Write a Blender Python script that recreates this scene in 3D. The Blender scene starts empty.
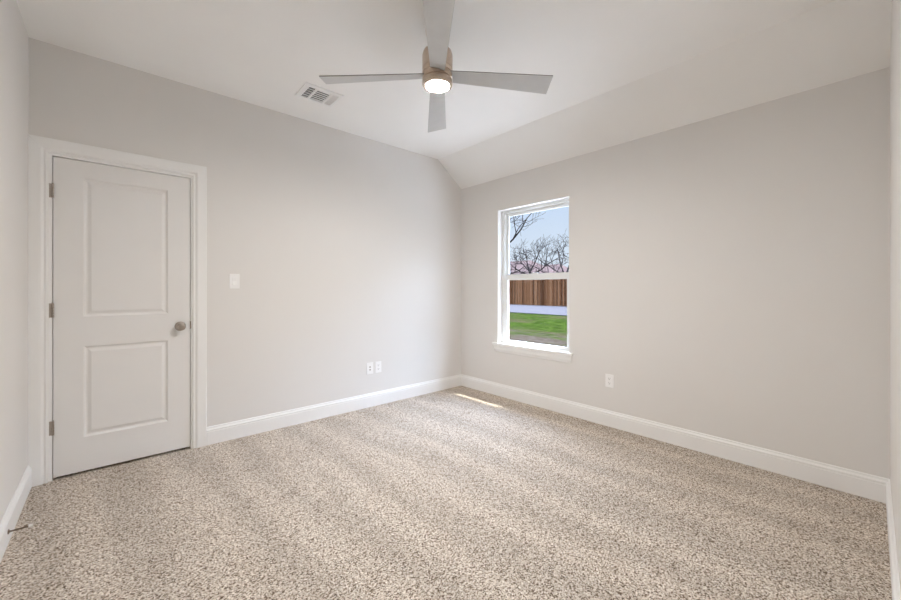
import bpy, bmesh, math, random
from mathutils import Vector, Matrix
sc = bpy.context.scene
COL = sc.collection

# ------------------------------------------------------------------ camera, sky, sun, exposure
TH = 0.8408
CAM = Vector((0, 0, 1.2145))
cam = bpy.data.cameras.new('camera')
camo = bpy.data.objects.new('camera', cam)
COL.objects.link(camo)
camo.location = CAM
camo.rotation_euler = (math.pi / 2, 0, TH - math.pi / 2)
cam.sensor_width = 36
cam.lens = 377.2768 * 36 / 901
cam.shift_y = -(300 - 288.8545) / 901
cam.clip_start = 0.02
cam.clip_end = 500
sc.camera = camo

sc.view_settings.view_transform = 'Standard'
sc.view_settings.look = 'None'
sc.view_settings.exposure = 0.0
sc.view_settings.gamma = 1.0
sc.view_settings.use_curve_mapping = False
sc.cycles.use_denoising = True
sc.cycles.max_bounces = 14
sc.cycles.diffuse_bounces = 10
sc.cycles.glossy_bounces = 4
sc.cycles.transparent_max_bounces = 12
sc.cycles.sample_clamp_indirect = 12
sc.cycles.caustics_reflective = False
sc.cycles.caustics_refractive = False

SUN_DIR = Vector((0.425, -0.5, 1)).normalized()      # towards the sun
SKY_HIGH = 21.0
HAZE = 16.0
SUN_E = 9.0
LAMP = 820.0

w = bpy.data.worlds.new('sky')
sc.world = w
w.use_nodes = True
nt = w.node_tree
nt.nodes.clear()
N = nt.nodes.new
tc = N('ShaderNodeTexCoord')
sep = N('ShaderNodeSeparateXYZ')
nt.links.new(tc.outputs['Generated'], sep.inputs[0])
cr = N('ShaderNodeValToRGB')
els = cr.color_ramp.elements
els[0].position = 0.0
els[0].color = (0.80, 0.86, 0.96, 1)
els[1].position = 0.24
els[1].color = (0.60, 0.74, 0.97, 1)
e = els.new(0.10); e.color = (0.72, 0.82, 0.96, 1)
e = els.new(0.9); e.color = (0.50, 0.62, 0.85, 1)
nt.links.new(sep.outputs[2], cr.inputs[0])
mr = N('ShaderNodeMapRange')
mr.interpolation_type = 'SMOOTHSTEP'
mr.inputs['From Min'].default_value = 0.24
mr.inputs['From Max'].default_value = 0.52
mr.inputs['To Min'].default_value = 1.0
mr.inputs['To Max'].default_value = SKY_HIGH
nt.links.new(sep.outputs[2], mr.inputs['Value'])
dot = N('ShaderNodeVectorMath'); dot.operation = 'DOT_PRODUCT'
nt.links.new(tc.outputs['Generated'], dot.inputs[0])
dot.inputs[1].default_value = SUN_DIR
mx = N('ShaderNodeMath'); mx.operation = 'MAXIMUM'; mx.inputs[1].default_value = 0
nt.links.new(dot.outputs['Value'], mx.inputs[0])
pw = N('ShaderNodeMath'); pw.operation = 'POWER'; pw.inputs[1].default_value = 5
nt.links.new(mx.outputs[0], pw.inputs[0])
ml = N('ShaderNodeMath'); ml.operation = 'MULTIPLY_ADD'; ml.inputs[1].default_value = HAZE
nt.links.new(pw.outputs[0], ml.inputs[0])
nt.links.new(mr.outputs[0], ml.inputs[2])
bg = N('ShaderNodeBackground')
nt.links.new(cr.outputs[0], bg.inputs['Color'])
nt.links.new(ml.outputs[0], bg.inputs['Strength'])
wo = N('ShaderNodeOutputWorld')
nt.links.new(bg.outputs[0], wo.inputs[0])

sl = bpy.data.lights.new('sun', 'SUN')
sl.energy = SUN_E
sl.angle = math.radians(0.53)
sl.color = (1.0, 0.95, 0.86)
so = bpy.data.objects.new('sun', sl)
COL.objects.link(so)
so.location = (30, -30, 50)
so.rotation_euler = SUN_DIR.to_track_quat('Z', 'Y').to_euler()

# ------------------------------------------------------------------ helpers
MATS = {}


def mat(name, col, rough=0.5, metal=0.0, bump=0.0, bscale=200, var=0.0, vscale=3.0, spec=0.5):
    m = bpy.data.materials.new(name)
    m.use_nodes = True
    t = m.node_tree
    b = t.nodes['Principled BSDF']
    b.inputs['Base Color'].default_value = (*col, 1)
    b.inputs['Roughness'].default_value = rough
    b.inputs['Metallic'].default_value = metal
    b.inputs['Specular IOR Level'].default_value = spec
    c = t.nodes.new('ShaderNodeTexCoord')
    if var > 0:
        n = t.nodes.new('ShaderNodeTexNoise')
        n.inputs['Scale'].default_value = vscale
        n.inputs['Detail'].default_value = 5
        t.links.new(c.outputs['Object'], n.inputs['Vector'])
        r = t.nodes.new('ShaderNodeValToRGB')
        r.color_ramp.elements[0].position = 0.3
        r.color_ramp.elements[1].position = 0.7
        r.color_ramp.elements[0].color = (*[x * (1 - var) for x in col], 1)
        r.color_ramp.elements[1].color = (*[min(1, x * (1 + var)) for x in col], 1)
        t.links.new(n.outputs['Fac'], r.inputs[0])
        t.links.new(r.outputs[0], b.inputs['Base Color'])
    if bump > 0:
        n = t.nodes.new('ShaderNodeTexNoise')
        n.inputs['Scale'].default_value = bscale
        n.inputs['Detail'].default_value = 3
        t.links.new(c.outputs['Object'], n.inputs['Vector'])
        bp = t.nodes.new('ShaderNodeBump')
        bp.inputs['Strength'].default_value = bump
        bp.inputs['Distance'].default_value = 0.002
        t.links.new(n.outputs['Fac'], bp.inputs['Height'])
        t.links.new(bp.outputs[0], b.inputs['Normal'])
    MATS[name] = m
    return m


M_WALL = mat('wall_paint', (0.765, 0.748, 0.726), 0.75, bump=0.12, bscale=120, var=0.01, vscale=1.2, spec=0.3)
M_CEIL = mat('ceiling_paint', (0.90, 0.893, 0.875), 0.85, bump=0.15, bscale=90, var=0.01, spec=0.2)
M_TRIM = mat('trim_paint', (0.88, 0.88, 0.872), 0.38, var=0.01, spec=0.4)
M_DOOR = mat('door_paint', (0.82, 0.812, 0.80), 0.42, bump=0.04, bscale=60, var=0.01, spec=0.4)
M_VINYL = mat('window_vinyl', (0.80, 0.815, 0.81), 0.35, var=0.01)
M_PLATE = mat('switch_plastic', (0.90, 0.895, 0.89), 0.35, var=0.01)
M_DARK = mat('dark_slot', (0.03, 0.03, 0.03), 0.7, var=0.1)
M_NICKEL = mat('satin_nickel', (0.44, 0.39, 0.345), 0.28, 1.0, bump=0.02, bscale=300, var=0.04, vscale=40)
M_FANMETAL = mat('brushed_fan_metal', (0.64, 0.53, 0.44), 0.36, 1.0, bump=0.05, bscale=400, var=0.05, vscale=60)
M_BLADE = mat('silver_blade', (0.58, 0.58, 0.575), 0.45, 0.0, var=0.03, vscale=14)
M_BLADE_EDGE = mat('blade_edge', (0.32, 0.31, 0.29), 0.5, var=0.1)
M_VENT = mat('vent_enamel', (0.86, 0.86, 0.85), 0.4, var=0.01)
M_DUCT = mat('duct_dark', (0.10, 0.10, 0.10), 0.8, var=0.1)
M_LOUVER = mat('louver_enamel', (0.86, 0.86, 0.85), 0.5, var=0.01)
M_RUBBER = mat('white_rubber', (0.85, 0.84, 0.82), 0.6, var=0.02)
M_ROD = mat('door_stop_rod', (0.20, 0.15, 0.11), 0.4, 0.8, var=0.05)
M_BRICK = mat('exterior_brick', (0.35, 0.26, 0.22), 0.9, bump=0.4, bscale=30, var=0.2, vscale=12)
M_ADDED_EAVE = mat('added_eave_paint', (0.7, 0.69, 0.66), 0.6, var=0.02)
M_BARK = mat('bark', (0.016, 0.013, 0.013), 0.95, bump=0.5, bscale=40, var=0.25, vscale=6, spec=0.0)
M_BOUNCE_SLAB = mat('bounce_slab_concrete', (0.50, 0.48, 0.45), 0.9, bump=0.2, bscale=80, var=0.06, vscale=5)
M_HWALL = mat('far_brick', (0.06, 0.04, 0.03), 0.9, var=0.2, vscale=4, spec=0.0)


def em_mat(name, col, strength):
    m = bpy.data.materials.new(name)
    m.use_nodes = True
    t = m.node_tree
    b = t.nodes['Principled BSDF']
    b.inputs['Base Color'].default_value = (0.9, 0.88, 0.84, 1)
    b.inputs['Emission Color'].default_value = (*col, 1)
    b.inputs['Emission Strength'].default_value = strength
    n = t.nodes.new('ShaderNodeTexNoise'); n.inputs['Scale'].default_value = 30
    r = t.nodes.new('ShaderNodeMapRange')
    r.inputs['To Min'].default_value = 0.35; r.inputs['To Max'].default_value = 0.45
    t.links.new(n.outputs['Fac'], r.inputs['Value'])
    t.links.new(r.outputs[0], b.inputs['Roughness'])
    return m


def glass_mat():
    m = bpy.data.materials.new('window_glass')
    m.use_nodes = True
    t = m.node_tree
    t.nodes.clear()
    tr = t.nodes.new('ShaderNodeBsdfTransparent')
    tr.inputs[0].default_value = (0.97, 0.98, 0.98, 1)
    gl = t.nodes.new('ShaderNodeBsdfGlossy')
    gl.inputs['Roughness'].default_value = 0.01
    # Schlick reflectance that is the same from both sides of the pane
    ge = t.nodes.new('ShaderNodeNewGeometry')
    dt = t.nodes.new('ShaderNodeVectorMath'); dt.operation = 'DOT_PRODUCT'
    t.links.new(ge.outputs['Incoming'], dt.inputs[0]); t.links.new(ge.outputs['Normal'], dt.inputs[1])
    prev = dt.outputs['Value']
    for op, i0, v in (('ABSOLUTE', 0, 0), ('SUBTRACT', 1, 1), ('POWER', 0, 5)):
        n = t.nodes.new('ShaderNodeMath'); n.operation = op
        t.links.new(prev, n.inputs[i0]); n.inputs[1 - i0].default_value = v
        prev = n.outputs[0]
    fr = t.nodes.new('ShaderNodeMath'); fr.operation = 'MULTIPLY_ADD'
    t.links.new(prev, fr.inputs[0]); fr.inputs[1].default_value = 0.6; fr.inputs[2].default_value = 0.012
    mi = t.nodes.new('ShaderNodeMixShader')
    o = t.nodes.new('ShaderNodeOutputMaterial')
    t.links.new(fr.outputs[0], mi.inputs[0])
    t.links.new(tr.outputs[0], mi.inputs[1])
    t.links.new(gl.outputs[0], mi.inputs[2])
    t.links.new(mi.outputs[0], o.inputs[0])
    return m


M_GLASS = glass_mat()


def node_mat(name, build, rough=0.95):
    """build(t, coord_socket) -> (color_socket, height_socket or None, distance)"""
    m = bpy.data.materials.new(name)
    m.use_nodes = True
    t = m.node_tree
    b = t.nodes['Principled BSDF']
    b.inputs['Roughness'].default_value = rough
    b.inputs['Specular IOR Level'].default_value = 0.0
    c = t.nodes.new('ShaderNodeTexCoord')
    col, hgt, dist = build(t, c.outputs['Object'])
    t.links.new(col, b.inputs['Base Color'])
    if hgt is not None:
        bp = t.nodes.new('ShaderNodeBump')
        bp.inputs['Strength'].default_value = 0.6
        bp.inputs['Distance'].default_value = dist
        t.links.new(hgt, bp.inputs['Height'])
        t.links.new(bp.outputs[0], b.inputs['Normal'])
    return m


def noise(t, vec, scale, detail=3, rough=0.5):
    n = t.nodes.new('ShaderNodeTexNoise')
    n.inputs['Scale'].default_value = scale
    n.inputs['Detail'].default_value = detail
    n.inputs['Roughness'].default_value = rough
    t.links.new(vec, n.inputs['Vector'])
    return n.outputs['Fac']


def ramp(t, fac, stops):
    r = t.nodes.new('ShaderNodeValToRGB')
    el = r.color_ramp.elements
    el[0].position, el[0].color = stops[0][0], (*stops[0][1], 1)
    el[1].position, el[1].color = stops[-1][0], (*stops[-1][1], 1)
    for p, c in stops[1:-1]:
        q = el.new(p); q.color = (*c, 1)
    t.links.new(fac, r.inputs[0])
    return r.outputs[0]


def mapping(t, vec, rot=(0, 0, 0), scale=(1, 1, 1), loc=(0, 0, 0)):
    n = t.nodes.new('ShaderNodeMapping')
    n.inputs['Rotation'].default_value = rot
    n.inputs['Scale'].default_value = scale
    n.inputs['Location'].default_value = loc
    t.links.new(vec, n.inputs['Vector'])
    return n.outputs[0]


def mixc(t, fac, a, b, mode='MIX'):
    n = t.nodes.new('ShaderNodeMix')
    n.data_type = 'RGBA'
    n.blend_type = mode
    if hasattr(fac, 'node'):
        t.links.new(fac, n.inputs[0])
    else:
        n.inputs[0].default_value = fac
    for i, v in ((6, a), (7, b)):
        if hasattr(v, 'node'):
            t.links.new(v, n.inputs[i])
        else:
            n.inputs[i].default_value = (*v, 1)
    return n.outputs[2]


def carpet(t, v):
    vo = t.nodes.new('ShaderNodeTexVoronoi')
    vo.inputs['Scale'].default_value = 215
    vo.inputs['Randomness'].default_value = 1
    wv = t.nodes.new('ShaderNodeTexNoise'); wv.inputs['Scale'].default_value = 60
    t.links.new(v, wv.inputs['Vector'])
    va = t.nodes.new('ShaderNodeVectorMath'); va.operation = 'MULTIPLY_ADD'
    t.links.new(wv.outputs['Color'], va.inputs[0])
    va.inputs[1].default_value = (0.005, 0.005, 0.005)
    t.links.new(v, va.inputs[2])
    t.links.new(va.outputs[0], vo.inputs['Vector'])
    sp = t.nodes.new('ShaderNodeSeparateColor')
    t.links.new(vo.outputs['Color'], sp.inputs[0])
    tuft = ramp(t, sp.outputs[0], [(0.0, (0.14, 0.10, 0.07)), (0.16, (0.23, 0.17, 0.125)), (0.27, (0.58, 0.50, 0.42)),
                                   (0.60, (0.77, 0.69, 0.605)), (1.0, (0.97, 0.915, 0.84))])
    fine = ramp(t, noise(t, v, 110, 3, 0.7), [(0.38, (0.52, 0.475, 0.43)), (0.56, (1, 1, 1))])
    c = mixc(t, 0.9, tuft, fine, 'MULTIPLY')
    # nap laid over in strips by the vacuum cleaner
    mp = mapping(t, v, rot=(0, 0, math.radians(-6)))
    wob = noise(t, mapping(t, v, scale=(2.2, 0.5, 1)), 1.2, 2)
    sx = t.nodes.new('ShaderNodeSeparateXYZ'); t.links.new(mp, sx.inputs[0])
    a1 = t.nodes.new('ShaderNodeMath'); a1.operation = 'MULTIPLY_ADD'
    t.links.new(wob, a1.inputs[0]); a1.inputs[1].default_value = 0.55
    t.links.new(sx.outputs[0], a1.inputs[2])
    a2 = t.nodes.new('ShaderNodeMath'); a2.operation = 'MULTIPLY'; a2.inputs[1].default_value = 2 * math.pi / 0.37
    t.links.new(a1.outputs[0], a2.inputs[0])
    a3 = t.nodes.new('ShaderNodeMath'); a3.operation = 'SINE'
    t.links.new(a2.outputs[0], a3.inputs[0])
    a4 = t.nodes.new('ShaderNodeMapRange')
    a4.inputs['From Min'].default_value = -1
    a4.inputs['To Min'].default_value = 0.90; a4.inputs['To Max'].default_value = 1.05
    t.links.new(a3.outputs[0], a4.inputs['Value'])
    c = mixc(t, 1.0, c, a4.outputs[0], 'MULTIPLY')
    big = ramp(t, noise(t, v, 1.7, 4), [(0.3, (0.95, 0.94, 0.93)), (0.7, (1.0, 1.0, 1.0))])
    c = mixc(t, 1.0, c, big, 'MULTIPLY')
    return c, noise(t, v, 110, 3, 0.7), 0.008


M_CARPET = node_mat('speckled_carpet', carpet, 1.0)


def lawn(t, v):
    g = ramp(t, noise(t, v, 3.5, 9, 0.8), [(0.38, (0.0045, 0.008, 0.0015)), (0.52, (0.014, 0.022, 0.0035)), (0.66, (0.030, 0.041, 0.008))])
    br = ramp(t, noise(t, mapping(t, v, scale=(1.0, 0.35, 1)), 0.8, 5, 0.6), [(0.48, (0, 0, 0)), (0.60, (0.9, 0.9, 0.9))])
    c = mixc(t, br, g, (0.024, 0.020, 0.010))
    # the turf thins out to bare soil towards the house
    sx = t.nodes.new('ShaderNodeSeparateXYZ'); t.links.new(v, sx.inputs[0])
    a = t.nodes.new('ShaderNodeMath'); a.operation = 'MULTIPLY_ADD'
    t.links.new(noise(t, mapping(t, v, scale=(1.6, 0.5, 1)), 1.5, 7, 0.75), a.inputs[0]); a.inputs[1].default_value = 9.0
    t.links.new(sx.outputs[0], a.inputs[2])
    mr_ = t.nodes.new('ShaderNodeMapRange')
    mr_.inputs['From Min'].default_value = 13.6; mr_.inputs['From Max'].default_value = 15.2
    mr_.inputs['To Min'].default_value = 0.9; mr_.inputs['To Max'].default_value = 0.0
    t.links.new(a.outputs[0], mr_.inputs['Value'])
    so_ = ramp(t, noise(t, v, 5, 9, 0.85), [(0.35, (0.010, 0.0065, 0.0045)), (0.52, (0.034, 0.024, 0.019)), (0.66, (0.075, 0.062, 0.055))])
    return mixc(t, mr_.outputs[0], c, so_), noise(t, v, 25, 6, 0.8), 0.05


M_LAWN = node_mat('lawn_grass', lawn)


def soil(t, v):
    s = ramp(t, noise(t, v, 6, 9, 0.8), [(0.3, (0.006, 0.0045, 0.0035)), (0.52, (0.017, 0.013, 0.011)), (0.72, (0.036, 0.031, 0.028))])
    gr = ramp(t, noise(t, mapping(t, v, scale=(1, 0.4, 1)), 1.6, 6, 0.7), [(0.52, (0, 0, 0)), (0.62, (0.75, 0.75, 0.75))])
    return mixc(t, gr, s, (0.010, 0.017, 0.004)), noise(t, v, 20, 6, 0.8), 0.05


M_SOIL = node_mat('bare_soil', soil)


def concrete(t, v):
    return ramp(t, noise(t, v, 3, 8, 0.7), [(0.3, (0.040, 0.036, 0.039)), (0.7, (0.050, 0.046, 0.049))]), noise(t, v, 60, 3), 0.003


M_CONC = node_mat('alley_concrete', concrete)


def wood(t, v):
    sx = t.nodes.new('ShaderNodeSeparateXYZ'); t.links.new(v, sx.inputs[0])
    a = t.nodes.new('ShaderNodeMath'); a.operation = 'MULTIPLY'; a.inputs[1].default_value = 1 / 0.146
    t.links.new(sx.outputs[1], a.inputs[0])
    fl = t.nodes.new('ShaderNodeMath'); fl.operation = 'FLOOR'
    t.links.new(a.outputs[0], fl.inputs[0])
    wn = t.nodes.new('ShaderNodeTexWhiteNoise'); wn.noise_dimensions = '1D'
    t.links.new(fl.outputs[0], wn.inputs['W'])
    base = ramp(t, wn.outputs['Value'], [(0.0, (0.036, 0.015, 0.007)), (0.5, (0.080, 0.034, 0.015)), (1.0, (0.14, 0.072, 0.037))])
    gr = ramp(t, noise(t, mapping(t, v, scale=(1, 14, 0.8)), 3, 6, 0.7), [(0.3, (0.45, 0.42, 0.4)), (0.65, (1, 1, 1))])
    return mixc(t, 0.9, base, gr, 'MULTIPLY'), None, 0


M_WOOD = node_mat('fence_cedar', wood)


def shingle(t, v):
    br = t.nodes.new('ShaderNodeTexBrick')
    br.inputs['Scale'].default_value = 3
    br.inputs['Color1'].default_value = (0.066, 0.046, 0.043, 1)
    br.inputs['Color2'].default_value = (0.055, 0.037, 0.034, 1)
    br.inputs['Mortar'].default_value = (0.035, 0.024, 0.022, 1)
    t.links.new(v, br.inputs['Vector'])
    return br.outputs['Color'], None, 0


M_SHINGLE = node_mat('roof_shingle', shingle)


def link(name, bm, m, parent=None, smooth=False, bevel=0.0):
    me = bpy.data.meshes.new(name)
    bmesh.ops.remove_doubles(bm, verts=bm.verts, dist=1e-6)
    bmesh.ops.recalc_face_normals(bm, faces=bm.faces)
    bm.to_mesh(me)
    bm.free()
    ms = m if isinstance(m, (list, tuple)) else [m]
    for q in ms:
        me.materials.append(q)
    o = bpy.data.objects.new(name, me)
    COL.objects.link(o)
    if smooth:
        for p in me.polygons:
            p.use_smooth = True
        me.set_sharp_from_angle(angle=math.radians(40))
    if bevel > 0:
        b = o.modifiers.new('bevel', 'BEVEL')
        b.width = bevel; b.segments = 2; b.limit_method = 'ANGLE'
    if parent is not None:
        o.parent = parent
    return o


def thing(name, label, cat, loc=(0, 0, 0), group=None):
    o = bpy.data.objects.new(name, None)
    o.empty_display_size = 0.05
    COL.objects.link(o)
    o.location = loc
    tag(o, label, cat, group)
    return o


def tag(o, label, cat, group=None, kind=None):
    o['label'] = label
    o['category'] = cat
    if group:
        o['group'] = group
    if kind:
        o['kind'] = kind
    return o


def struct(o, label=None):
    o['kind'] = 'structure'
    if label:
        o['label'] = label
    return o


def box(bm, x0, x1, y0, y1, z0, z1, mi=0):
    vs = [bm.verts.new(p) for p in ((x0, y0, z0), (x1, y0, z0), (x1, y1, z0), (x0, y1, z0),
                                    (x0, y0, z1), (x1, y0, z1), (x1, y1, z1), (x0, y1, z1))]
    for f in ((0, 3, 2, 1), (4, 5, 6, 7), (0, 1, 5, 4), (1, 2, 6, 5), (2, 3, 7, 6), (3, 0, 4, 7)):
        bm.faces.new([vs[i] for i in f]).material_index = mi
    return vs


def prism(bm, pts, fn0, fn1, mi=0):
    """closed profile pts; fn0/fn1 map each profile point to 3-D at either end"""
    a = [bm.verts.new(fn0(*p)) for p in pts]
    b = [bm.verts.new(fn1(*p)) for p in pts]
    n = len(pts)
    for i in range(n):
        bm.faces.new((a[i], a[(i + 1) % n], b[(i + 1) % n], b[i])).material_index = mi
    bm.faces.new(a[::-1]).material_index = mi
    bm.faces.new(b).material_index = mi


def lathe(bm, prof, seg=48, M=Matrix.Identity(4), mi=0):
    rings = []
    for r, z in prof:
        if r < 1e-6:
            rings.append([bm.verts.new(M @ Vector((0, 0, z)))])
        else:
            rings.append([bm.verts.new(M @ Vector((r * math.cos(2 * math.pi * k / seg), r * math.sin(2 * math.pi * k / seg), z))) for k in range(seg)])
    for a, b in zip(rings, rings[1:]):
        for k in range(seg):
            k2 = (k + 1) % seg
            if len(a) == 1 and len(b) == 1:
                continue
            if len(a) == 1:
                f = bm.faces.new((a[0], b[k2], b[k]))
            elif len(b) == 1:
                f = bm.faces.new((a[k], a[k2], b[0]))
            else:
                f = bm.faces.new((a[k], a[k2], b[k2], b[k]))
            f.material_index = mi


NB = bmesh.new
# ------------------------------------------------------------------ room dimensions (metres)
A = 3.4524       # door wall plane y
B = 3.273        # window wall plane x
C_ = -0.3863     # left wall plane x
D = -0.0674      # right wall plane y
HC = 2.7589      # flat ceiling
HK = 2.4701      # height of the window wall under the slope
KB = 2.8873      # x where the slope starts
NX, NY = 1.0, -1.30   # entry recess behind the camera
TOP = 3.05

# floor
bm = NB(); box(bm, C_ - 0.12, B + 0.12, NY - 0.12, A + 0.12, -0.14, 0.0)
struct(link('floor', bm, M_CARPET), 'speckled beige cut pile carpet with vacuum stripes')

# ceiling with sloped part over the window wall
bm = NB()
prof = [(C_ - 0.0, HC), (KB, HC), (B, HK), (B, TOP - 0.05), (C_ - 0.0, TOP - 0.05)]
prism(bm, prof, lambda x, z: (x, D, z), lambda x, z: (x, A, z))
box(bm, C_, NX, NY, D, HC, TOP - 0.05)
struct(link('ceiling', bm, M_CEIL), 'white ceiling with a sloped strip above the window wall')

# door wall
DX0, DX1, DZ = -0.304, 0.452, 2.070
bm = NB()
t = 0.14
box(bm, C_ - 0.12, DX0, A, A + t, 0, TOP)
box(bm, DX1, B + 0.12, A, A + t, 0, TOP)
box(bm, DX0, DX1, A, A + t, DZ, TOP)
box(bm, DX0 - 0.05, DX1 + 0.05, A + t, A + t + 0.05, -0.1, DZ + 0.05)
struct(link('wall_back', bm, M_WALL), 'light grey wall holding the white door')

# window wall
WY0, WY1, WZ0, WZ1 = 1.943, 2.845, 0.598, 2.105
bm = NB()
t = 0.12
box(bm, B, B + t, NY - 0.0, WY0, -0.14, TOP)
box(bm, B, B + t, WY1, A, -0.14, TOP)
box(bm, B, B + t, WY0, WY1, -0.14, WZ0)
box(bm, B, B + t, WY0, WY1, WZ1, TOP)
struct(link('wall_right', bm, M_WALL), 'light grey wall with the single window')
# brick outside
bm = NB()
bx0, bx1 = B + 0.125, B + 0.215
box(bm, bx0, bx1, -1.5, WY0 - 0.01, -0.23, 2.55)
box(bm, bx0, bx1, WY1 + 0.01, 5.5, -0.23, 2.55)
box(bm, bx0, bx1, WY0 - 0.01, WY1 + 0.01, -0.23, WZ0 - 0.02)
box(bm, bx0, bx1, WY0 - 0.01, WY1 + 0.01, WZ1 + 0.01, 2.55)
struct(link('wall_exterior', bm, M_BRICK))
bm = NB()
box(bm, B + 0.12, 4.0, -1.5, 5.5, 2.555, 2.60)  # eave added out of view to cut the sun down to a sliver
box(bm, 3.96, 4.0, -1.5, 5.5, 2.50, 2.555)
struct(link('added_eave', bm, M_ADDED_EAVE), 'added eave above the window that narrows the sun patch')

# left wall, entry recess walls, right-hand wall
bm = NB(); box(bm, C_ - 0.12, C_, NY - 0.12, A, 0, TOP)
struct(link('wall_left', bm, M_WALL), 'pale wall at the left edge')
bm = NB(); box(bm, NX, B, D - 0.12, D, 0, TOP)
struct(link('wall_front', bm, M_WALL), 'pale wall seen edge-on at the right')
bm = NB(); box(bm, NX, NX + 0.12, NY, D - 0.12, 0, TOP)
struct(link('wall_entry_side', bm, M_WALL))
bm = NB(); box(bm, C_, NX + 0.12, NY - 0.12, NY, 0, TOP)
struct(link('wall_entry', bm, M_WALL))

# ------------------------------------------------------------------ baseboards
BH = 0.139
BPROF = [(0, 0), (0.015, 0), (0.015, 0.100), (0.0125, 0.1025), (0.0120, 0.1075), (0.0160, 0.111), (0.0145, 0.117),
         (0.009, 0.1225), (0.0065, 0.129), (0.0065, 0.135), (0.004, BH), (0, BH)]


def baseboard(name, p0, p1, n, m0=0, m1=0):
    p0, p1, n = Vector((*p0, 0)), Vector((*p1, 0)), Vector((*n, 0))
    d = (p1 - p0).normalized()
    bm = NB()
    prism(bm, BPROF, lambda o, z: p0 + d * (o * m0) + n * o + Vector((0, 0, z)),
          lambda o, z: p1 + d * (o * m1) + n * o + Vector((0, 0, z)))
    return struct(link(name, bm, M_TRIM))


baseboard('baseboard_back', (0.543, A), (B, A), (0, -1), 0, -1)
baseboard('baseboard_right', (B, A), (B, D), (-1, 0), 1, -1)
baseboard('baseboard_front', (B, D), (NX, D), (0, 1), 1, 0)
baseboard('baseboard_left', (C_, NY), (C_, A), (1, 0), 0, 0)

# ------------------------------------------------------------------ door casing and jamb
# (depth out from wall, distance from the inner edge)
CW = 0.089
CPROF = [(0, 0), (0.010, 0), (0.0125, 0.004), (0.0125, 0.010), (0.009, 0.013), (0.009, 0.0185), (0.0125, 0.022), (0.017, 0.030),
         (0.018, 0.040), (0.018, CW - 0.004), (0.016, CW), (0, CW)]


def casing(bm, xi0, xi1, zt, right_w, left_w):
    # right leg
    prism(bm, CPROF, lambda o, u: (xi1 + u, A - o, 0), lambda o, u: (xi1 + u, A - o, zt + u))
    # left leg is ripped down where it meets the side wall
    lp = [(o, min(u, left_w)) for o, u in CPROF]
    lp2 = []
    for q in lp:
        if not lp2 or (abs(q[0] - lp2[-1][0]) > 1e-6 or abs(q[1] - lp2[-1][1]) > 1e-6):
            lp2.append(q)
    prism(bm, lp2, lambda o, u: (xi0 - u, A - o, 0), lambda o, u: (xi0 - u, A - o, zt + (u if u < left_w - 1e-6 else CW) if False else zt + u))
    # head
    prism(bm, CPROF, lambda o, u: (xi0 - min(u, left_w), A - o, zt + u), lambda o, u: (xi1 + u, A - o, zt + u))


bm = NB()
casing(bm, DX0, DX1, DZ, CW, DX0 - C_ - 0.0005)
struct(link('trim_1', bm, M_TRIM), 'white moulded casing around the door')

SX0, SX1, SZ0, SZ1 = -0.281, 0.436, 0.018, 2.052
bm = NB()
box(bm, DX0, SX0 - 0.004, A, A + 0.14, 0, DZ)
box(bm, SX1 + 0.0045, DX1, A, A + 0.14, 0, DZ)
box(bm, SX0 - 0.004, SX1 + 0.0045, A, A + 0.14, SZ1 + 0.005, DZ)
# stops behind the slab
box(bm, SX0 - 0.004, SX0 + 0.010, A + 0.040, A + 0.075, 0, SZ1 + 0.005)
box(bm, SX1 - 0.010, SX1 + 0.0045, A + 0.040, A + 0.075, 0, SZ1 + 0.005)
box(bm, SX0 + 0.010, SX1 - 0.010, A + 0.040, A + 0.075, SZ1 - 0.010, SZ1 + 0.005)
struct(link('trim_2', bm, M_TRIM), 'white door jamb')

# ------------------------------------------------------------------ door slab
YF = A + 0.004      # face of the slab
bm = NB()
xs = [SX0, -0.144, 0.304, SX1]
pz = [(0.239, 0.837), (1.031, 1.942)]
zs = [SZ0, pz[0][0], pz[0][1], pz[1][0], pz[1][1], SZ1]


def quad(bm, pts):
    bm.faces.new([bm.verts.new(p) for p in pts])


for i in range(3):
    for j in range(5):
        if i == 1 and j in (1, 3):
            continue
        quad(bm, [(xs[i], YF, zs[j]), (xs[i + 1], YF, zs[j]), (xs[i + 1], YF, zs[j + 1]), (xs[i], YF, zs[j + 1])])
steps = [(0, 0), (0.002, 0.001), (0.011, 0.0115), (0.014, 0.0125), (0.019, 0.0125), (0.022, 0.0115), (0.037, 0.0035), (0.040, 0.003)]
for z0, z1 in pz:
    def loop(s, dp):
        return [(xs[1] + s, YF + dp, z0 + s), (xs[2] - s, YF + dp, z0 + s), (xs[2] - s, YF + dp, z1 - s), (xs[1] + s, YF + dp, z1 - s)]
    for (s0, d0), (s1, d1) in zip(steps, steps[1:]):
        a, b = loop(s0, d0), loop(s1, d1)
        for k in range(4):
            quad(bm, [a[k], a[(k + 1) % 4], b[(k + 1) % 4], b[k]])
    quad(bm, loop(*steps[-1]))
YB = YF + 0.035
quad(bm, [(SX0, YB, SZ0), (SX0, YB, SZ1), (SX1, YB, SZ1), (SX1, YB, SZ0)])
quad(bm, [(SX0, YF, SZ0), (SX0, YF, SZ1), (SX0, YB, SZ1), (SX0, YB, SZ0)])
quad(bm, [(SX1, YF, SZ0), (SX1, YF, SZ1), (SX1, YB, SZ1), (SX1, YB, SZ0)])
quad(bm, [(SX0, YF, SZ0), (SX1, YF, SZ0), (SX1, YB, SZ0), (SX0, YB, SZ0)])
quad(bm, [(SX0, YF, SZ1), (SX1, YF, SZ1), (SX1, YB, SZ1), (SX0, YB, SZ1)])
door = struct(link('door_1', bm, M_DOOR), 'white two-panel door with a nickel knob, closed')
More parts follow.
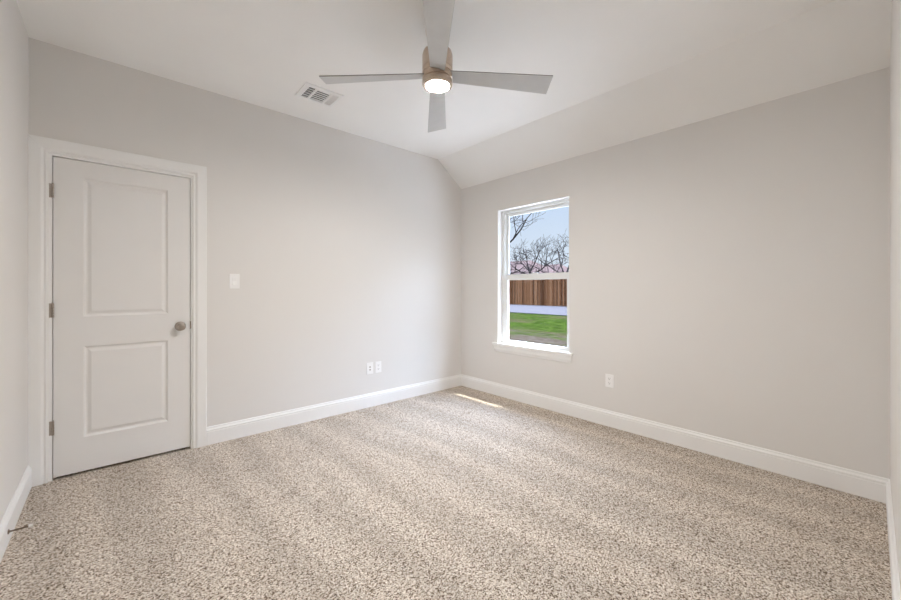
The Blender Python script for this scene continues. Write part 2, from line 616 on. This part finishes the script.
for zc in (1.835, 1.078, 0.334):
    bm = NB()
    hx = SX0 - 0.0015
    for k in range(5):     # knuckles
        lathe(bm, [(0, -0.0085), (0.0058, -0.0085), (0.0062, -0.007), (0.0062, 0.007), (0.0058, 0.0085), (0, 0.0085)], 14,
              Matrix.Translation((hx, YF - 0.0075, zc + (k - 2) * 0.018)))
    lathe(bm, [(0, -0.002), (0.004, -0.001), (0.004, 0.002), (0, 0.004)], 14, Matrix.Translation((hx, YF - 0.0075, zc + 0.046)))
    box(bm, hx - 0.017, hx - 0.0002, YF - 0.0045, YF - 0.0022, zc - 0.0445, zc + 0.0445)
    link('hinge', bm, M_NICKEL, door, smooth=True)['label'] = 'satin nickel hinge'
KM = Matrix.Translation((0.376, YF, 0.935)) @ Matrix.Rotation(math.radians(90), 4, 'X') @ Matrix.Diagonal((1.09, 1.09, 1.0, 1))
bm = NB()
lathe(bm, [(0, -0.0), (0.031, -0.0), (0.032, 0.003), (0.029, 0.007), (0.018, 0.010), (0.0, 0.010)], 40, KM)
lathe(bm, [(0.012, 0.008), (0.0105, 0.014), (0.0105, 0.026), (0.014, 0.031), (0.022, 0.036), (0.0265, 0.044), (0.027, 0.052),
           (0.0245, 0.060), (0.018, 0.065), (0.008, 0.067), (0, 0.0673)], 40, KM)
link('door_knob', bm, M_NICKEL, door, smooth=True)['label'] = 'satin nickel door knob'
bm = NB()
box(bm, SX1 + 0.0005, SX1 + 0.0065, YF - 0.0045, YF - 0.002, 0.912, 0.968)
link('strike_plate', bm, M_ROD, door)['label'] = 'dark strike plate lip'

# ------------------------------------------------------------------ window
bm = NB()
# outer vinyl frame
fx0, fx1 = B + 0.075, B + 0.135
fw = 0.034
FY0, FY1 = WY0 + 0.0015, WY1 - 0.0015
FZ0, FZ1 = WZ0 + 0.0015, WZ1 - 0.0015
box(bm, fx0, fx1, FY0, FY0 + fw, FZ0, FZ1)
box(bm, fx0, fx1, FY1 - fw, FY1, FZ0, FZ1)
box(bm, fx0, fx1, FY0 + fw, FY1 - fw, FZ1 - 0.028, FZ1)
box(bm, fx0, fx1, FY0 + fw, FY1 - fw, FZ0, FZ0 + 0.014)
# stop ribs in the frame
box(bm, fx0 - 0.008, fx0, FY1 - 0.016, FY1, FZ0, FZ1)
box(bm, fx0 - 0.008, fx0, FY0, FY0 + 0.016, FZ0, FZ1)
box(bm, fx0 - 0.008, fx0, FY0 + 0.016, FY1 - 0.016, FZ1 - 0.013, FZ1)
win = struct(link('window_1', bm, M_VINYL, bevel=0.0015), 'white single-hung window in the right wall')


def sash(name, x0, x1, z0, z1, rb, rt, st, lbl):
    bm = NB()
    y0, y1 = FY0 + fw + 0.001, FY1 - fw - 0.001
    box(bm, x0, x1, y0, y0 + st, z0, z1)
    box(bm, x0, x1, y1 - st, y1, z0, z1)
    box(bm, x0, x1, y0 + st, y1 - st, z0, z0 + rb)
    box(bm, x0, x1, y0 + st, y1 - st, z1 - rt, z1)
    s = link(name, bm, M_VINYL, win, bevel=0.0015)
    s['label'] = lbl
    bm = NB()
    xm = (x0 + x1) / 2
    box(bm, xm - 0.002, xm + 0.002, y0 + st - 0.002, y1 - st + 0.002, z0 + rb - 0.002, z1 - rt + 0.002)
    g = link('window_pane', bm, M_GLASS, s)
    return s


sash('upper_sash', B + 0.108, B + 0.130, 1.340, FZ1 - 0.029, 0.030, 0.032, 0.032, 'fixed upper sash')
low = sash('lower_sash', B + 0.080, B + 0.104, FZ0 + 0.015, 1.378, 0.018, 0.064, 0.036, 'lower sash with a thick meeting rail')
bm = NB()
box(bm, B + 0.070, B + 0.092, 2.36, 2.42, 1.3785, 1.388)
box(bm, B + 0.066, B + 0.074, 2.375, 2.405, 1.3805, 1.386)
link('sash_lock', bm, M_VINYL, win, bevel=0.001)

# stool and apron
bm = NB()
box(bm, B - 0.028, B + 0.0, 1.904, 2.913, 0.582, WZ0 + 0.002)
box(bm, B + 0.0, B + 0.075, WY0 + 0.001, WY1 - 0.001, 0.582 + 0.0165, WZ0 + 0.002)
o = struct(link('trim_3', bm, M_TRIM, bevel=0.002), 'white window stool')
bm = NB()
ap = [(0, 0.582), (0.026, 0.582), (0.026, 0.573), (0.021, 0.566), (0.018, 0.550), (0.016, 0.530), (0.010, 0.515), (0.008, 0.506), (0.004, 0.502), (0, 0.502)]
yl = lambda o_: 2.870 + o_ * 1.3
yr = lambda o_: 1.935 - o_ * 1.3
prism(bm, ap, lambda o_, z: (B - o_, yr(o_), z), lambda o_, z: (B - o_, yl(o_), z))
struct(link('trim_4', bm, M_TRIM), 'white window apron moulding')

# ------------------------------------------------------------------ switch and wall plates
def plate_on(kind, name, label, cat, M, hw, hh, group=None):
    """local frame: x right along wall, y up, z out of the wall"""
    r = thing(name, label, cat, M.translation, group)
    L = Matrix.Translation(-M.translation) @ M

    def tb(bm, x0, x1, y0, y1, z0, z1):
        vs = box(bm, x0, x1, y0, y1, z0, z1)
        for v in vs:
            v.co = L @ v.co
    bm = NB(); tb(bm, -hw, hw, -hh, hh, 0.0, 0.0055)
    link('cover_plate', bm, M_PLATE, r, bevel=0.002)
    for s in (-1, 1):
        if kind == 'outlet':
            break
        bm = NB()
        lathe(bm, [(0.0032, 0.0052), (0.003, 0.0068), (0, 0.0072)], 12, L @ Matrix.Translation((0, s * hh * 0.84, 0)))
        link('screw', bm, M_PLATE, r, smooth=True)
    if kind == 'switch':
        bm = NB()
        tb(bm, -0.0165, 0.0165, -0.033, 0.033, 0.0055, 0.0075)
        link('rocker_frame', bm, M_PLATE, r, bevel=0.0008)
        bm = NB()
        pts = [(0.0075, -0.031), (0.0135, -0.031), (0.0085, 0.0), (0.0100, 0.031), (0.0075, 0.031)]
        prism(bm, pts, lambda z, y: L @ Vector((-0.0145, y, z)), lambda z, y: L @ Vector((0.0145, y, z)))
        link('rocker', bm, M_PLATE, r)
    if kind == 'outlet':
        bm = NB()
        lathe(bm, [(0.0032, 0.0052), (0.003, 0.0068), (0, 0.0072)], 12, L)
        link('screw', bm, M_PLATE, r, smooth=True)
        for s in (-1, 1):
            cy = s * 0.0195
            bm = NB()
            pts = []
            for k in range(24):
                a = 2 * math.pi * k / 24
                pts.append((max(-0.0165, min(0.0165, 0.0185 * math.cos(a))), max(-0.0135, min(0.0135, 0.0185 * math.sin(a)))))
            prism(bm, pts, lambda x, y: L @ Vector((x, y + cy, 0.0055)), lambda x, y: L @ Vector((x, y + cy, 0.0078)))
            rc = link('socket', bm, M_PLATE, r)
            bm = NB()
            tb(bm, -0.0075, -0.0055, cy - 0.001, cy + 0.008, 0.0078, 0.0082)
            tb(bm, 0.0055, 0.0075, cy - 0.001, cy + 0.007, 0.0078, 0.0082)
            lathe(bm, [(0.0028, 0.0078), (0.0028, 0.0082), (0, 0.0082)], 12, L @ Matrix.Translation((0, cy - 0.0075, 0)))
            link('slot', bm, M_DARK, rc)
    if kind == 'jack':
        for s in (-1, 1):
            bm = NB()
            lathe(bm, [(0.008, 0.0055), (0.008, 0.007), (0.005, 0.0075), (0.005, 0.0130), (0.0035, 0.0130), (0.0035, 0.008), (0, 0.008)], 20,
                  L @ Matrix.Translation((0, s * 0.014, 0)))
            link('jack', bm, M_NICKEL, r, smooth=True)
    return r


# wall frames
MA = lambda x, z: Matrix(((1, 0, 0, x), (0, 0, -1, A), (0, 1, 0, z), (0, 0, 0, 1)))      # on the door wall, facing -y
MBw = lambda y, z: Matrix(((0, 0, -1, B), (-1, 0, 0, y), (0, 1, 0, z), (0, 0, 0, 1)))    # on the window wall, facing -x
plate_on('switch', 'light_switch', 'white rocker light switch on the wall between door and corner, at handle height', 'light switch', MA(0.735, 1.276), 0.037, 0.059)
plate_on('jack', 'cable_wall_plate', 'low white wall plate nearer the door, left one of the pair above the baseboard', 'wall plate', MA(1.973, 0.396), 0.037, 0.059)
plate_on('outlet', 'power_outlet', 'low white power outlet of the pair on the door wall, nearer the room corner', 'outlet', MA(2.072, 0.396), 0.036, 0.058)
plate_on('outlet', 'power_outlet', 'white power outlet low on the window wall, right of the window', 'outlet', MBw(1.547, 0.402), 0.037, 0.057)

# ------------------------------------------------------------------ door stop
ds = thing('door_stop', 'short dark metal door stop with white tip on the left baseboard', 'door stop', (C_ + 0.015, 2.737, 0.060))
DM = Matrix.Rotation(math.radians(90), 4, 'Y')
bm = NB(); lathe(bm, [(0, 0), (0.011, 0), (0.011, 0.003), (0.005, 0.006), (0, 0.006)], 20, DM)
link('base', bm, M_ROD, ds, smooth=True)
bm = NB(); lathe(bm, [(0.0038, 0.005), (0.0038, 0.064), (0.006, 0.064), (0.006, 0.067), (0, 0.067)], 16, DM)
link('rod', bm, M_ROD, ds, smooth=True)
bm = NB(); lathe(bm, [(0.0072, 0.0655), (0.0076, 0.074), (0.0062, 0.079), (0, 0.0805)], 16, DM)
link('rubber_tip', bm, M_RUBBER, ds, smooth=True)

# ------------------------------------------------------------------ ceiling vent
VX0, VX1, VY0, VY1 = 1.077, 1.371, 2.812, 3.054
vent = thing('ceiling_vent', 'white rectangular air vent with three louvered sections in the ceiling', 'vent', ((VX0 + VX1) / 2, (VY0 + VY1) / 2, HC))
vo = Vector(vent.location)


def vb(bm, x0, x1, y0, y1, z0, z1):
    box(bm, x0 - vo.x, x1 - vo.x, y0 - vo.y, y1 - vo.y, z0 - vo.z, z1 - vo.z)


secs = [(1.113, 1.166), (1.181, 1.283), (1.300, 1.352)]
vy0, vy1 = 2.850, 3.030
bm = NB()
zb_, zt_ = HC - 0.010, HC - 0.0005
vb(bm, VX0, secs[0][0], VY0, VY1, zb_, zt_)
vb(bm, secs[2][1], VX1, VY0, VY1, zb_, zt_)
vb(bm, secs[0][0], secs[2][1], VY0, vy0, zb_, zt_)
vb(bm, secs[0][0], secs[2][1], vy1, VY1, zb_, zt_)
vb(bm, secs[0][1], secs[1][0], vy0, vy1, zb_, zt_)
vb(bm, secs[1][1], secs[2][0], vy0, vy1, zb_, zt_)
link('vent_frame', bm, M_VENT, vent)
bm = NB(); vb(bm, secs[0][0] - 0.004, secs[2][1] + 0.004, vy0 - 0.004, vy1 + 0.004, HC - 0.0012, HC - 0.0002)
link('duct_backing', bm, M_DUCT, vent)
for si, (x0, x1) in enumerate(secs):
    bm = NB()
    zc = HC - 0.006
    if si == 1:
        n = 6
        for k in range(n):
            y = vy0 + (k + 0.5) * (vy1 - vy0) / n
            box_pts = [(-0.0022, 0.0035), (-0.0016, 0.0035), (0.0022, -0.0035), (0.0016, -0.0035)]
            prism(bm, box_pts, lambda u, v: (x0 - vo.x, y + u - vo.y, zc + v - vo.z), lambda u, v: (x1 - vo.x, y + u - vo.y, zc + v - vo.z))
    else:
        n = 6 if si == 0 else 11
        s = 1 if si == 2 else -1
        for k in range(n):
            x = x0 + (k + 0.5) * (x1 - x0) / n
            box_pts = [(-0.0035 * s, 0.003), (-0.0028 * s, 0.003), (0.0035 * s, -0.003), (0.0028 * s, -0.003)]
            prism(bm, box_pts, lambda u, v: (x + u - vo.x, vy0 - vo.y, zc + v - vo.z), lambda u, v: (x + u - vo.x, vy1 - vo.y, zc + v - vo.z))
        for q in (1, 2, 3, 4):
            yy = vy0 + q * (vy1 - vy0) / 5
            vb(bm, x0, x1, yy - 0.001, yy + 0.001, zc - 0.003, zc + 0.003)
    link('louver_section', bm, M_LOUVER, vent)

# ------------------------------------------------------------------ ceiling fan
FC = Vector((1.4195, 1.701, 0))
fan = thing('ceiling_fan', 'silver four-blade ceiling fan with a round glowing light, hanging from the ceiling', 'ceiling fan', (FC.x, FC.y, HC))
TZ = Matrix.Translation((0, 0, -HC))
bm = NB()
lathe(bm, [(0, 2.676), (0.018, 2.676), (0.050, 2.686), (0.066, 2.704), (0.070, 2.730), (0.070, HC - 0.0005), (0, HC - 0.0005)], 48, TZ)
link('canopy', bm, M_FANMETAL, fan, smooth=True)
bm = NB(); lathe(bm, [(0, 2.600), (0.013, 2.600), (0.013, 2.685), (0, 2.685)], 24, TZ)
link('downrod', bm, M_FANMETAL, fan, smooth=True)
bm = NB()
lathe(bm, [(0, 2.474), (0.084, 2.474), (0.0885, 2.476), (0.0885, 2.496), (0.0860, 2.4975), (0.0860, 2.5015), (0.0885, 2.503), (0.0885, 2.582),
           (0.083, 2.600), (0.070, 2.612), (0.030, 2.616), (0, 2.616)], 56, TZ)
link('motor_housing', bm, M_FANMETAL, fan, smooth=True)
bm = NB(); lathe(bm, [(0, 2.436), (0.0845, 2.436), (0.0845, 2.440), (0.0885, 2.442), (0.0885, 2.4665), (0.0855, 2.4685), (0.0845, 2.4745), (0, 2.4745)], 56, TZ)
link('blade_hub', bm, M_FANMETAL, fan, smooth=True)
bm = NB()
lathe(bm, [(0, 2.436), (0.0870, 2.436), (0.0885, 2.433), (0.0885, 2.410), (0.084, 2.4025), (0.070, 2.4015), (0.067, 2.409), (0, 2.409)], 56, TZ)
lk = link('light_kit', bm, M_FANMETAL, fan, smooth=True)
lk['label'] = 'brushed metal light ring'
M_DIFF = em_mat('lamp_diffuser', (1.0, 0.965, 0.92), LAMP)
bm = NB(); lathe(bm, [(0, 2.3975), (0.028, 2.3983), (0.048, 2.4002), (0.060, 2.4035), (0.0665, 2.4070), (0.0665, 2.4085), (0, 2.4085)], 48, TZ)
link('lamp_shade', bm, M_DIFF, lk, smooth=True)['label'] = 'glowing white diffuser'

ang0 = TH + math.radians(2.3)
for k in range(4):
    bm = NB()
    a = ang0 + k * math.pi / 2
    L = 0.665
    secsb = []
    ns = 14
    for i in range(ns + 1):
        u = i / ns
        x = 0.060 + (L - 0.060) * u
        c = 0.083 + (0.142 - 0.083) * u
        p = math.radians(13.5)
        ring = []
        # chord: +y side is the counter-clockwise side
        for (yy, zz) in ((-0.5, -0.5), (-0.25, -0.5), (0, -0.5), (0.25, -0.5), (0.5, -0.5), (0.5, 0.5), (0.25, 0.5), (0, 0.5), (-0.25, 0.5), (-0.5, 0.5)):
            y = yy * c
            z = zz * 0.006
            q = (y * math.cos(p) + z * math.sin(p), z * math.cos(p) - y * math.sin(p))
            zc = 2.463 - (x - 0.06) * math.tan(math.radians(3.6))
            v = Vector((x, q[0], zc + q[1] - HC))
            v = Matrix.Rotation(a, 4, 'Z') @ v
            ring.append(bm.verts.new(v))
        secsb.append(ring)
    nr = 10
    for r0, r1 in zip(secsb, secsb[1:]):
        for j in range(nr):
            f = bm.faces.new((r0[j], r0[(j + 1) % nr], r1[(j + 1) % nr], r1[j]))
            f.material_index = 1 if j in (4, 9) else 0
    bm.faces.new(secsb[0][::-1]).material_index = 1
    bm.faces.new(secsb[-1]).material_index = 1
    link('fan_blade', bm, [M_BLADE, M_BLADE_EDGE], fan)

# ------------------------------------------------------------------ outdoors
GZ = -0.23
bm = NB(); box(bm, B + 0.22, 90, -30, 90, GZ - 0.3, GZ)
struct(link('ground', bm, M_SOIL), 'bare soil with thin grass beside the house')
bm = NB(); box(bm, B + 0.22, 7.4, -6, 12, GZ, GZ + 0.06)  # added pale slab, out of view, bounces light up through the window
struct(link('bounce_slab', bm, M_BOUNCE_SLAB), 'added pale concrete slab that bounces daylight into the room')
bm = NB()
random.seed(5)
# ragged near edge of the lawn
n = 120
edge = [(7.55 + random.uniform(0, 0.12), -20 + i * 0.6) for i in range(n)]
for (xa, ya), (xb, yb) in zip(edge, edge[1:]):
    z0, z1 = GZ, GZ + 0.02
    vs = [bm.verts.new(p) for p in ((xa, ya, z1), (17.7, ya, z1), (17.7, yb, z1), (xb, yb, z1), (xa, ya, z0), (xb, yb, z0))]
    bm.faces.new(vs[:4]); bm.faces.new((vs[0], vs[3], vs[5], vs[4]))
tag(link('lawn', bm, M_LAWN), 'green grass lawn between the house and the concrete alley', 'grass', kind='stuff')
bm = NB()
box(bm, 17.75, 27.0, -20, 60, GZ, GZ + 0.03)
box(bm, 17.7, 17.9, -20, 60, GZ + 0.03, GZ + 0.06)
struct(link('driveway', bm, M_CONC), 'pale concrete alley in front of the fence')

# fence
FX, FH = 27.3, 2.38
fence = thing('wooden_fence', 'tall brown wooden plank fence beyond the alley outside the window', 'fence', (FX, 19.0, GZ))
random.seed(11)
yy0, yy1 = 4.0, 36.0
bay = 2.44
nb = int((yy1 - yy0) / bay)
for b in range(nb):
    bm = NB()
    ys = yy0 + b * bay
    nbd = 16
    wbd = bay / nbd
    for i in range(nbd):
        y0 = ys + i * wbd + 0.010
        y1 = ys + (i + 1) * wbd - 0.010
        h = FH + random.uniform(-0.02, 0.02)
        dx = random.uniform(-0.006, 0.006)
        prism(bm, [(y0, 0.03), (y1, 0.03), (y1, h - 0.04), (y1 - 0.03, h), (y0 + 0.03, h), (y0, h - 0.04)],
              lambda y, z: (dx - 0.012, y - 19.0, z), lambda y, z: (dx + 0.010, y - 19.0, z))
    link('board_panel', bm, M_WOOD, fence)
    bm = NB()
    for z in (0.3, 1.15, 2.0):
        box(bm, 0.02, 0.06, ys - 19.0, ys + bay - 19.0, z, z + 0.09)
    link('rail', bm, M_WOOD, fence)
for b in range(nb + 1):
    bm = NB(); box(bm, 0.065, 0.155, yy0 + b * bay - 0.045 - 19, yy0 + b * bay + 0.045 - 19, 0, FH - 0.1)
    link('post', bm, M_WOOD, fence)


def house(label, x0, x1, y0, y1, ze, zr, inset):
    h = thing('house', label, 'house', ((x0 + x1) / 2, (y0 + y1) / 2, GZ))
    ox, oy = h.location.x, h.location.y
    bm = NB(); box(bm, x0 + 0.5 - ox, x1 - 0.5 - ox, y0 + 0.5 - oy, y1 - 0.5 - oy, 0, ze - GZ)
    link('wall', bm, M_HWALL, h)
    bm = NB()
    xm = (x0 + x1) / 2
    P = lambda x, y, z: bm.verts.new((x - ox, y - oy, z - GZ))
    a, b_, c, d = P(x0, y0, ze), P(x1, y0, ze), P(x1, y1, ze), P(x0, y1, ze)
    e_, f_ = P(xm, y0 + inset, zr), P(xm, y1 - inset, zr)
    bm.faces.new((a, b_, c, d)); bm.faces.new((a, e_, b_)); bm.faces.new((c, f_, d))
    bm.faces.new((b_, e_, f_, c)); bm.faces.new((a, d, f_, e_))
    link('roof', bm, M_SHINGLE, h)
    for yy in ((y0 * 2 + y1) / 3, (y0 + y1 * 2) / 3):
        bm = NB(); box(bm, x0 + 0.46 - ox, x0 + 0.505 - ox, yy - 0.6 - oy, yy + 0.6 - oy, 1.2, 2.4)
        link('window', bm, M_DUCT, h)
    bm = NB(); box(bm, xm - 0.3 - ox, xm + 0.3 - ox, (y0 + y1) / 2 - 0.35 - oy, (y0 + y1) / 2 + 0.35 - oy, zr - GZ - 0.8, zr - GZ + 0.15)
    return h


house('far house with pinkish shingle roof, left of the two beyond the fence', 36.0, 46.0, 26.5, 41.0, 2.55, 5.0, 3.5)
house('farthest house, its low brown roof showing just right of the pinkish one', 47.0, 57.0, 29.0, 38.5, 2.6, 5.1, 3.5)


def tube(bm, pts, rads, seg):
    rings = []
    up = Vector((0.13, 0.31, 0.94)).normalized()
    for i, p in enumerate(pts):
        d = (pts[min(i + 1, len(pts) - 1)] - pts[max(i - 1, 0)]).normalized()
        s = d.cross(up)
        if s.length < 0.1:
            s = d.cross(Vector((1, 0, 0)))
        s.normalize()
        q = s.cross(d).normalized()
        rings.append([bm.verts.new(p + (s * math.cos(2 * math.pi * k / seg) + q * math.sin(2 * math.pi * k / seg)) * rads[i]) for k in range(seg)])
    for a, b in zip(rings, rings[1:]):
        for k in range(seg):
            bm.faces.new((a[k], a[(k + 1) % seg], b[(k + 1) % seg], b[k]))
    bm.faces.new(rings[0][::-1]); bm.faces.new(rings[-1])


def rdir(rng):
    return Vector((rng.gauss(0, 1), rng.gauss(0, 1), rng.gauss(0, 1))).normalized()


def grow(bm, rng, p, d, L, r, depth, up, minr, kids):
    n = 5
    pts, rads = [p.copy()], [r]
    dd = d.copy()
    for i in range(n):
        dd = (dd + rdir(rng) * 0.22 + Vector((0, 0, up))).normalized()
        pts.append(pts[-1] + dd * (L / n))
        rads.append(max(minr, r * (1 - 0.6 * (i + 1) / n)))
    tube(bm, pts, rads, 6 if r > 0.05 else 4)
    if depth <= 0:
        return
    for k in range(kids):
        f = (0.35 + 0.65 * (k + rng.random() * 0.5) / kids) * n
        i = min(int(f), n - 1)
        q = pts[i].lerp(pts[i + 1], f - i)
        ax = rdir(rng)
        tdir = (pts[i + 1] - pts[i]).normalized()
        side = (ax - tdir * ax.dot(tdir)).normalized()
        nd = (tdir * rng.uniform(0.5, 0.95) + side * rng.uniform(0.6, 1.0)).normalized()
        grow(bm, rng, q, nd, L * rng.uniform(0.5, 0.72), rads[i] * 0.62, depth - 1, up, minr, kids)


def tree(label, x, y, trunk_h, r, limbs, seed, depth=3, up=0.05, minr=0.012, kids=4, trunk_top=None):
    """limbs: (direction, length, radius) from the trunk top"""
    rng = random.Random(seed)
    bm = NB()
    tt = Vector(trunk_top) if trunk_top else Vector((0.1, 0.1, trunk_h))
    tube(bm, [Vector((0, 0, 0.0)), tt * 0.3 + Vector((0.03, 0, 0)), tt * 0.7, tt], [r * 1.25, r, r * 0.85, r * 0.75], 10)
    for z, d, L, rr in limbs:
        grow(bm, rng, tt * z, Vector(d).normalized(), L, rr, depth, up, minr, kids)
    o = link('bare_tree', bm, M_BARK)
    o.location = (x, y, GZ)
    tag(o, label, 'tree', 'leafless trees outside the window')
    if x < 17:
        o.location.z = GZ + 0.021
    return o


# V points to the camera's left as seen through the window: +y and -x
tree('leafless tree with a fan of upright branches, in the middle of the window view', 33.0, 24.2, 3.3, 0.17,
     [(1, (-.1, .2, 1), 2.7, .09), (1, (.3, -.6, .8), 2.6, .08), (1, (-.3, .8, .7), 2.4, .08), (.9, (.4, -1.0, .45), 3.6, .085), (.85, (-.2, 1, .5), 2.6, .09)],
     3, depth=3)
tree('leafless tree at the right edge of the window view, arching branches reaching left', 32.0, 19.4, 2.6, 0.2,
     [(1, (.1, .35, 1), 3.4, .09), (1, (-.2, 1.0, .6), 3.3, .075), (1, (.2, -.3, 1), 3.6, .10), (.9, (0, 1, .35), 3.2, .1)],
     8, depth=3, kids=3)
tree('slender leafless tree between the fan-shaped tree and the right-hand one', 37.0, 24.3, 2.6, 0.15,
     [(1, (.1, .3, 1), 2.2, .07), (1, (-.2, -.8, .7), 2.2, .07), (.9, (.1, .9, .5), 2.6, .08), (.8, (0, -1, .4), 2.4, .07)],
     21, depth=3, minr=0.012, kids=3)
tree('leafless tree behind the left end of the fence, at the left of the window view', 32.0, 26.6, 2.9, 0.16,
     [(1, (.1, -.3, .8), 1.9, .08), (1, (.2, -1, .45), 2.6, .08), (1, (-.2, .8, .7), 3.0, .1), (.8, (.3, -1, .15), 2.6, .08)],
     34, depth=3, kids=3)
tree('large nearer leafless tree whose dark limb enters at the upper left of the window', 14.2, 12.9, 3.0, 0.16,
     [(.92, (.0, -1.0, .72), 3.1, .060), (1, (.2, .4, 1), 3.2, .12), (1, (-.3, .9, .6), 3.0, .1), (1.0, (.1, -.55, 1.0), 2.7, .05)],
     47, depth=3, minr=0.006, up=0.03)
